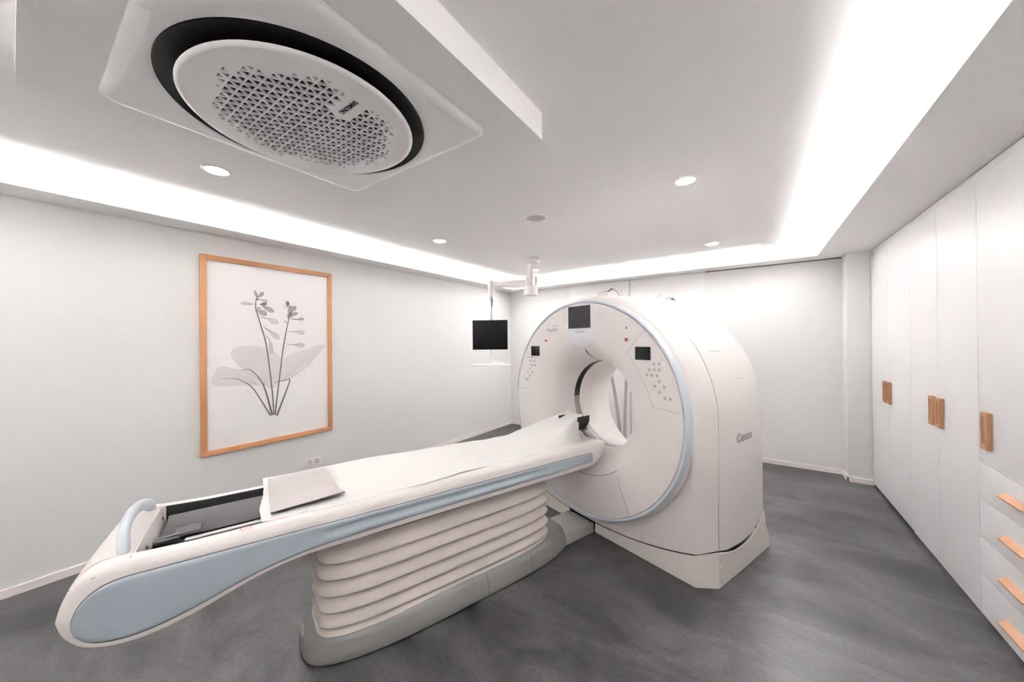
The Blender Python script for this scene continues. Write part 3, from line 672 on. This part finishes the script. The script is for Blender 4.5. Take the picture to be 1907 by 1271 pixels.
wf = MB(); wallstrip(wf, [(.02, .106), (.444, .106)], tf, n=10); wf.build('base_front_panel', 'base_side', ga, bevel=0)
wf = MB(); wallstrip(wf, [(.446, .106), (.818, .106)], tf, n=12); wallstrip(wf, [(.818, .106), (.911, .211)], tchm, n=6); wf.build('base_corner_panel', 'base_side', ga)
wf = MB(); wallstrip(wf, [(.9125, .2135), (.925, .60), (.93, .92), (.932, .99)], ts, n=16); wf.prism([(.925, .93, .19), (.925, .99, .10), (.86, .99, .10), (.86, .93, .19)], (0, 0, -.01)).build('base_side_panel', 'base_side', ga)
wf = MB(); wallstrip(wf, [(-.818, .106), (-.265, .106)], tf, n=14); wallstrip(wf, [(-.911, .211), (-.818, .106)], tchm, n=6); wf.build('base_front_panel', 'base_side', ga)
wf = MB(); wallstrip(wf, [(-.932, .99), (-.925, .60), (-.9125, .2135)], ts, n=16); wf.build('base_side_panel', 'base_side', ga)
wf = MB(); wallstrip(wf, [(.932, .992), (-.932, .992)], lambda x, y: .10, n=4); wf.build('base_rear_panel', 'base_side', ga)
# black core and liner, put in as the shade inside the gap
ch = MB(); cr = []
for inset, z in ((.03, .006), (.03, .06)):
    cr.append([(x, y, z) for x, y in ((-.90+inset, .24), (-.80, .14), (.80, .14), (.90-inset, .24), (.90-inset, .93), (-.90+inset, .93))])
ch.loft(cr, True, True, True).build('gap_shade_core', 'black', ga)
ch = MB(); P = []
for k in range(33):
    u = -.88+1.76*k/32; P.append([(u, .135 if abs(u) < .80 else .22, zgap(u, .2, .9)-.035), (u, .135 if abs(u) < .80 else .22, zgap(u, .2, .9)+.03), (u, .9, zgap(u, .5, .9)+.03), (u, .9, zgap(u, .5, .9)-.035)])
ch.loft(P, True, True, True).build('gap_shade_liner', 'black', ga)
def screw(x, y, z, ax, parent=ga, m='button'):
    mb = MB().lathe([(.009, 0), (.009, -.003), (.006, -.0055), (0, -.006)], 14, axis='y') if ax == 'y' else MB().lathe([(.009, 0), (.009, .003), (.006, .0055), (0, .006)], 14, axis='x')
    o = mb.build('cover_screw', 'whiteplastic', parent); o.location = (x, y, z); return o
screw(.264, .1045, .158, 'y'); screw(.264, .1055, .046, 'y'); screw(.914, .237, .415, 'x'); screw(.9125, .235, .133, 'x'); screw(.93, .955, .06, 'x'); screw(-.56, .1055, .055, 'y')
# ================================================================ PATIENT TABLE (same local axes as the gantry)
pt = empty('patient_table', GO, -TH); tag(pt, 'long cream scanner table with pale blue side panels and pleated column', 'examination table')
UC = -.14
def sq(a, n): c, s = math.cos(a), math.sin(a); return (math.copysign(abs(c)**(2/n), c), math.copysign(abs(s)**(2/n), s))
def plan(cu, cw, hu, hw, n, z, N=96):
    return [(cu+hu*sq(2*PI*k/N, n)[0], cw+hw*sq(2*PI*k/N, n)[1], z) for k in range(N)]
bc_, bw_ = -.155, -1.04
mb = MB()
mb.loft([plan(bc_, bw_, .250, .870, 3.3, .0), plan(bc_, bw_, .252, .872, 3.3, .012)], capa=True, mi=1)
mb.loft([plan(bc_, bw_, .264, .885, 3.3, .012), plan(bc_, bw_, .268, .888, 3.3, .022), plan(bc_, bw_, .266, .882, 3.3, .05), plan(bc_, bw_, .258, .862, 3.3, .10), plan(bc_, bw_, .250, .848, 3.3, .122),
         plan(bc_, bw_, .238, .825, 3.3, .134), plan(bc_, bw_, .222, .79, 3.5, .140), plan(-.15, -1.115, .2175, .744, 4.6, .140)])
mb.loft([plan(-.15, -1.115, .2175, .744, 4.6, .140), plan(-.15, -1.115, .2175, .744, 4.6, .10)], mi=1, capb=True)
mb.build('base_cover', ['base_grey', 'black'], pt)
sm_ = MB()
def bs(cosn, w0):  # seam down the near side of the base at w0
    k = (w0-bw_); out = []
    for hu, hw, z in ((.269, .889, .022), (.2672, .883, .05), (.2592, .863, .10), (.2512, .849, .122), (.2392, .826, .1345)):
        f = (1-abs(k/hw)**3.3)**(1/3.3); out.append((bc_+hu*f, w0, z))
    return out
for w0 in (-.97, -.62): MB().tube(bs(0, w0), .0012, 6).build('base_seam', 'seamdark', pt)
mb = MB().box(-.262, .012, -.215, .1035, 0, .078).build('floor_plate', 'plate_grey', pt, bevel=.008)
for x in (-.235, -.02): 
    o = MB().lathe([(0, .002), (.008, .002), (.009, 0)], 12).build('plate_screw', 'seamdark', pt); o.location = (x, .085, .0775)
# warning stickers and screws on the near end of the base
def on_base(ang, z, off=.0008):
    hs = [(.268, .888, .022), (.266, .882, .05), (.258, .862, .10), (.250, .848, .122)]
    hu = interp(z, [h[2] for h in hs], [h[0] for h in hs]); hw = interp(z, [h[2] for h in hs], [h[1] for h in hs])
    c, s = math.cos(ang), math.sin(ang); f = 1/((abs(c)/(hu+off))**3.3+(abs(s)/(hw+off))**3.3)**(1/3.3)
    return (bc_+c*f, bw_+s*f, z)
def patch(mb, a0, a1, z0, z1, mi, off):
    rows = [[on_base(a0+(a1-a0)*k/6, z0+(z1-z0)*j/3, off) for k in range(7)] for j in range(4)]; mb.loft(rows, closed=False, mi=mi)
st = MB(); patch(st, -1.70, -1.615, .055, .09, 0, .001); patch(st, -1.60, -1.575, .058, .085, 0, .001)
for k in range(4): patch(st, -1.695, -1.625, .060+.008*k, .062+.008*k, 1, .0014)
st.build('warning_stickers', ['sticker', 'buttonmark'], pt)
# bellows column
mb = MB(); rings = []
bcu, bcw, HU, HW = -.15, -1.115, .212, .738
zs_ = [.574, .478, .398, .318, .240, .168, .128]
def bell(off, z, bulge=0): return plan(bcu, bcw, HU+off, HW+off, 4.6, z, 128)
for a, b in zip(zs_, zs_[1:]):
    h = a-b
    for t, o in ((0, -.034), (.07, -.033), (.2, -.024), (.37, -.012), (.56, .0), (.75, .009), (.90, .015), (.96, .013), (.985, -.004)): rings.append(bell(o, a-h*t))
rings += [bell(-.02, .128), bell(-.004, .126), bell(-.002, .1205), bell(-.03, .119)]
# soft creases in the cloth near the rounded end
out = []
for r in rings:
    o = []
    for p in r:
        d = .0016*math.sin(p[2]*90+math.sin(p[0]*23)*2)*math.sin(p[0]*60+p[1]*11)*(1 if p[1] < -1.6 else .35); o.append((p[0]+d, p[1]+d, p[2]))
    out.append(o)
mb.loft(out).build('bellows', 'bellows', pt, sharp=70)
MB().loft([plan(bcu, bcw, .195, .72, 4.6, .57, 96), plan(bcu, bcw, .20, .725, 4.6, .63, 96)], capa=True, capb=True).build('column_head', 'gapdark', pt)
MB().loft([bell(.004, .120), bell(.006, .112), bell(.0, .108)], capa=False).build('bellows_ring', 'bellows', pt)
# shell
TW = [-2.622, -2.618, -2.608, -2.59, -2.562, -2.53, -2.49, -2.462, -2.46, -2.40, -2.3, -1.0, 0.0, .05, .075, .095, .10]
TZ = [.668, .70, .728, .762, .789, .802, .808, .806, .804, .800, .795, .787, .783, .780, .776, .768, .762]
BW = [-2.622, -2.618, -2.608, -2.585, -2.552, -2.487, -2.4, -2.305, -2.2, -2.085, -1.958, -1.87, -1.2, -.5, -.09, -.05, 0, .052, .08, .095, .10]
BZ = [.654, .632, .606, .575, .548, .524, .519, .537, .570, .607, .626, .627, .622, .612, .608, .612, .632, .677, .715, .747, .760]
_t = smooth(list(zip(TW[:9], TZ[:9])), 2)+list(zip(TW[9:], TZ[9:])); _b = smooth(list(zip(BW, BZ)), 2)
TW, TZ = [p[0] for p in _t], [p[1] for p in _t]; BW, BZ = [p[0] for p in _b], [p[1] for p in _b]
ws = sorted(set([round(x, 4) for x in TW+BW]+[round(-2.7+.03*k, 4) for k in range(8, 95) if -2.62 < -2.7+.03*k < .1]+[-2.455, -2.44, -.27, -.24]))
def section(wv):
    zt = interp(wv, TW, TZ); zb = interp(wv, BW, BZ); h = zt-zb; e = math.sqrt(max(0, 1-((-2.55-wv)/.08)**2)) if wv < -2.55 else min(1, (.10-wv)/.04+.5)
    uo, ui = .147-(1-e)*.03, .083; r = min(.034, h*.42)
    d = .085 if -2.441 < wv < -.26 else (.0 if (wv < -2.46 or wv > -.235) else .0)
    dome = 0.012*sst(-2.46, -2.56, wv) if wv < -2.46 else 0
    d = min(d, h*.5); half = []
    half.append((uo-.05, zb)); half.append((uo-.014, zb)); half.append((uo-.004, zb+r*.12)); half.append((uo, zb+r*.4))
    half.append((uo, zb+(zt-zb)*.5)); half.append((uo, zt-r)); half.append((uo-.004, zt-r*.55)); half.append((uo-.014, zt-r*.2)); half.append((uo-.03, zt-r*.04)); half.append((uo-.045, zt))
    half.append((ui+.004, zt)); half.append((ui, zt-.003)); half.append((ui-.001, zt-.008)); half.append((ui-.003, zt-d-.001 if d else zt-.006+dome)); half.append((ui-.03, zt-d-.002 if d else zt+dome-.004)); half.append((UC, zt-d-.002 if d else zt+dome))
    pts = half+[(2*UC-u, z) for u, z in half[-2::-1]]
    return [(u, wv, z) for u, z in pts]
S_ = [section(x) for x in ws]
mb = MB(); n = len(S_[0]); nh = 16
for i in range(len(S_)-1):
    inner = -2.4401 <= ws[i] and ws[i+1] <= -.26
    for j in range(n):
        k = (j+1) % n; well = 11 <= j <= n-13
        mb.add([S_[i][j], S_[i][k], S_[i+1][k], S_[i+1][j]], [(0, 1, 2, 3)], 1 if (well and inner) else 0)
mb.add(S_[0], [tuple(range(n))]); mb.add(S_[-1], [tuple(range(n))])
shell = mb.build('table_shell', ['cream', 'black'], pt, sharp=40)
bm = bmesh.new(); bm.from_mesh(shell.data); bmesh.ops.remove_doubles(bm, verts=bm.verts, dist=1e-5); bmesh.ops.recalc_face_normals(bm, faces=bm.faces); bm.to_mesh(shell.data); bm.free(); shell.data.set_sharp_from_angle(angle=math.radians(40))
# hood seam at the foot end
MB().tube([(.148-.0005, w_, z_) for w_, z_ in ()] or [(.112, -2.60, .742), (.132, -2.575, .762), (.143, -2.54, .776), (.140, -2.50, .789), (.130, -2.47, .797), (.112, -2.455, .803)], .0015, 6).build('hood_seam', 'seamdark', pt)
# pale blue side panels with a scooped grip rail
PT_W = [-2.585, -2.580, -2.570, -2.551, -2.53, -2.507, -2.475, -2.444, -2.353, -2.199, -2.023, -1.685, -1.028, -.10, -.078, -.070]
PT_Z = [.648, .672, .697, .722, .738, .748, .754, .7555, .753, .751, .747, .739, .731, .716, .7125, .700]
PB_W = [-2.585, -2.580, -2.566, -2.548, -2.516, -2.466, -2.399, -2.304, -2.2, -2.116, -2.024, -1.949, -1.862, -1.478, -1.029, -.10, -.078, -.070]
PB_Z = [.640, .612, .590, .572, .556, .546, .546, .565, .596, .621, .638, .648, .654, .657, .653, .647, .651, .662]
_t = smooth(list(zip(PT_W, PT_Z)), 2); _b = smooth(list(zip(PB_W, PB_Z)), 2)
PT_W, PT_Z = [p[0] for p in _t], [p[1] for p in _t]; PB_W, PB_Z = [p[0] for p in _b], [p[1] for p in _b]
def side_panel(sgn):
    wl = sorted(set(PT_W+PB_W+[round(-2.5+.04*k, 3) for k in range(61)])); wl = [x for x in wl if -2.585 <= x <= -.070]
    V = [0, .02, .06, .14, .24, .30, .36, .44, .52, .60, .66, .72, .78, .86, .94, .98, 1]
    rows = []
    for x in wl:
        zt, zb = interp(x, PT_W, PT_Z), interp(x, PB_W, PB_Z); row = []
        g = sst(-1.93, -1.70, x)*(1-sst(-.75, -.45, x))
        for v in V:
            e = min(v, 1-v); u = .1478+.0075*min(1, e/.05)**.5 if e > 0 else .1470
            gr = g*(-.0068*math.exp(-((v-.56)/.17)**4)+.004*math.exp(-((v-.22)/.09)**2))
            uu = u+gr; uu = uu if sgn > 0 else 2*UC-uu
            row.append((uu, x, zb+(zt-zb)*v))
        rows.append(row)
    mb = MB().loft(rows, closed=False)
    o = mb.build('side_panel', 'blue', pt, sharp=50)
    gk = MB(); top = [(x, interp(x, PT_W, PT_Z)) for x in wl]; bot = [(x, interp(x, PB_W, PB_Z)) for x in wl[::-1]]
    lp_ = top+bot; U_ = .1472 if sgn > 0 else 2*UC-.1472
    gk.tube([(U_, x, z) for x, z in lp_]+[(U_, lp_[0][0], lp_[0][1])], .0022, 6); gk.build('gasket', 'seamdark', o)
side_panel(1); side_panel(-1)
# cradle: curved carbon top that slides in the well
rows = []
for x in [-2.425+.1*k for k in range(25)]:
    x = min(x, -.14); rows.append([(UC-.04+.17*math.sin(a), x, .796-.05*math.cos(a)) for a in [-.95+1.9*k/14 for k in range(15)]])
cr_ = [(UC-.055)+.165*math.sin(-1.15+2.3*k/14) for k in range(15)]
mb = MB(); mb.loft(rows+[[(p[0], p[1], p[2]-.012) for p in r] for r in rows[::-1]], closed=False, loop=True)
mb.build('cradle', 'carbon', pt, sharp=60)
MB().box(.008, .034, -2.33, -.35, .755, .781).build('guide_rail', 'alu', pt, bevel=.004)
MB().tube([(-.02, x, .776) for x in (-2.425, -2.40, -2.37, -2.35)], .019, 14, flat=.8).box(-.04, .03, -2.43, -2.34, .745, .758).build('cradle_clamp', mat('dark_rubber', (.015, .015, .017), .35), pt, sharp=40)
MB().box(-.115, -.045, -2.37, -2.29, .778, .782).box(-.115, -.111, -2.37, -2.29, .76, .782).build('clamp_cover', 'clear', pt)
# foot end grab handle
MB().tube(smooth([(.058, -2.487, .795), (.05, -2.488, .825), (.015, -2.497, .853), (-.06, -2.505, .866), (-.15, -2.509, .869), (-.23, -2.505, .864), (-.30, -2.498, .850), (-.338, -2.488, .825), (-.348, -2.487, .795)], 2), .024, 16, flat=.72, up=(0, 0, 1)).build('grab_handle', 'ringblue', pt)
for u_ in (.0, -.28):
    o = MB().lathe([(0, .0), (.004, 0)], 10, axis='y').lathe([(.0045, .001), (.007, .0), (.007, .002)], 10, axis='y').build('hood_screw', 'seamdark', pt); o.location = (u_, -2.4395, .775)
# no-sitting sign and red print on the rim
mb = MB().lathe([(.0165, 0), (.0195, 0)], 32, c=(.106, -2.135, .7965)).add([(.094, -2.124, .7965), (.096, -2.122, .7965), (.118, -2.146, .7965), (.116, -2.148, .7965)], [(0, 1, 2, 3)])
mb.build('prohibition_sign', 'pinkred', pt, recalc=False); mb = MB()
for k in range(9): mb.add([(.089, -2.09+.011*k, .7958), (.093, -2.09+.011*k, .7958), (.093, -2.082+.011*k, .7958), (.089, -2.082+.011*k, .7958)], [(0, 1, 2, 3)])
mb.build('warning_text', 'pinkred', pt, recalc=False)

# head holder on the end of the cradle
hh = empty('head_holder', (ga.matrix_basis @ Vector((UC, .03, .80))).to_tuple() if False else (0, 0, 0))
hh.location = Matrix.Translation(Vector(GO)) @ Matrix.Rotation(-TH, 4, 'Z') @ Vector((UC, .03, .785)); hh.rotation_euler = (0, 0, -TH)
tag(hh, 'black curved head holder at the bore end of the scanner table', 'head holder')
rows = []
for x, s in ((-.06, 1), (-.02, 1), (.03, 1), (.06, .995), (.078, .97), (.086, .93)):
    lo = -1.35-.18*sst(.0, .08, x)
    rows.append([(.112*s*math.sin(a), x, .145-.125*s*math.cos(a)+(.0 if abs(a) < 1.3 else .03*(abs(a)-1.3))) for a in [-1.46+3.06*k/28 for k in range(29)]])
inn = [[(p[0]*.93, p[1], .145+(p[2]-.145)*.93) for p in r] for r in rows]
MB().loft(rows+inn[::-1], closed=False, loop=True).build('cup', 'black', hh, sharp=40)
MB().box(-.055, .055, -.10, -.02, .0, .022).build('mounting_tongue', 'cream', hh, bevel=.004)
MB().prism([(.119, -.006, .040), (.119, .055, .058), (.119, .160, -.047), (.119, .097, -.058)], (-.035, 0, 0)).build('bracket', 'alu', hh, bevel=.002)
MB().prism([(-.06, -.12, .018), (.06, -.12, .018), (.115, .05, -.012), (-.10, .05, -.012)], (0, 0, -.012)).build('cradle_tip', 'cream', hh, bevel=.003)

# white paper sheet
sh = MB(); NW, NU = 110, 34; rows = []
for i in range(NW+1):
    row = []
    for j in range(NU+1):
        t = j/NU
        x = -2.075+(2.075-.045)*i/NW
        far = -.418+.005*math.sin(x*9)+.11*sst(-.50, -.02, x)
        near = .098+.006*math.sin(x*13)-.012*math.sin(x*5)+.0*x-.05*sst(-.30, -.04, x)
        if x < -1.9: near += .012*math.sin(x*40)
        u = far+(near-far)*t
        e = sst(.0, .16, min(t, 1-t)*1.0)
        z = interp(x, TW, TZ)+.0022+.0075*(1-sst(.86, .985, t))-.016*math.sin(PI*t)+(.022 if t < .5 else 0)*(1-sst(0, .35, t))*(1-sst(-1.6, -.6, x))
        b = sst(-.48, .02, x); sp_ = sst(.0, .22, t)*0+1
        zz = .158*b*(1-sst(.72, .98, t))
        z += zz
        z += .0035*math.sin(x*7+u*9)*math.sin(u*21+x*3)+.0022*math.sin(x*31+u*14)*sst(-1.2, -.4, x)
        z += .010*b*math.sin(x*24+u*30)*sst(.3, .7, t)
        xw = x+(.16*(1-sst(.45, .95, t))+.05*(1-sst(0, .3, t))-.02*math.sin(t*9))*sst(-.35, -.045, x) + (.006*math.sin(t*7)-.012*t)*(1-sst(-2.075, -1.9, x))
        if i == 0: xw += random.uniform(-.0015, .0015)
        row.append((u, xw, z))
    rows.append(row)
top = rows
bot = [[(p[0], p[1], p[2]-.0015) for p in r] for r in rows]
sh.loft(top, closed=False); sh.loft(bot, closed=False)
N1 = (NW+1)*(NU+1)
edge = [(0, j) for j in range(NU+1)]+[(i, NU) for i in range(1, NW+1)]+[(NW, j) for j in range(NU-1, -1, -1)]+[(i, 0) for i in range(NW-1, 0, -1)]
idx = [i*(NU+1)+j for i, j in edge]
for a, b in zip(idx, idx[1:]+idx[:1]): sh.f.append([a, b, b+N1, a+N1]); sh.m.append(0)
so_ = sh.build('paper_sheet', 'sheet', sharp=60); so_.location = GO; so_.rotation_euler = (0, 0, -TH)
tag(so_, 'white paper sheet covering the scanner table up to the head holder', 'sheet')
# grey pad on the sheet at the foot end
pd = MB(); rows = []
for i in range(17):
    r = []
    for j in range(21):
        t = j/20; x = -2.05+.285*i/16; u = -.352+.388*t
        z = .800+.034*(1-sst(0, .45, t))+.004*sst(.7, 1, t)+.016*sst(.6, 1, t)*i/16-.008*math.sin(PI*t)
        r.append((u, x+(.0 if i == 0 else .03*(t-.5)*i/16), z+.004))
    rows.append(r)
pd.loft(rows, closed=False)
b2 = [[(p[0], p[1], p[2]-.005) for p in r] for r in rows]; pd.loft(b2, closed=False, mi=1)
N1 = 17*21; edge = [(0, j) for j in range(21)]+[(i, 20) for i in range(1, 17)]+[(16, j) for j in range(19, -1, -1)]+[(i, 0) for i in range(15, 0, -1)]
idx = [i*21+j for i, j in edge]
for a, b in zip(idx, idx[1:]+idx[:1]): pd.f.append([a, b, b+N1, a+N1]); pd.m.append(1)
po = pd.build('positioning_pad', ['padgrey', 'padedge'], sharp=50); po.location = GO; po.rotation_euler = (0, 0, -TH)
tag(po, 'thin grey curled pad lying on the white paper sheet', 'pad')
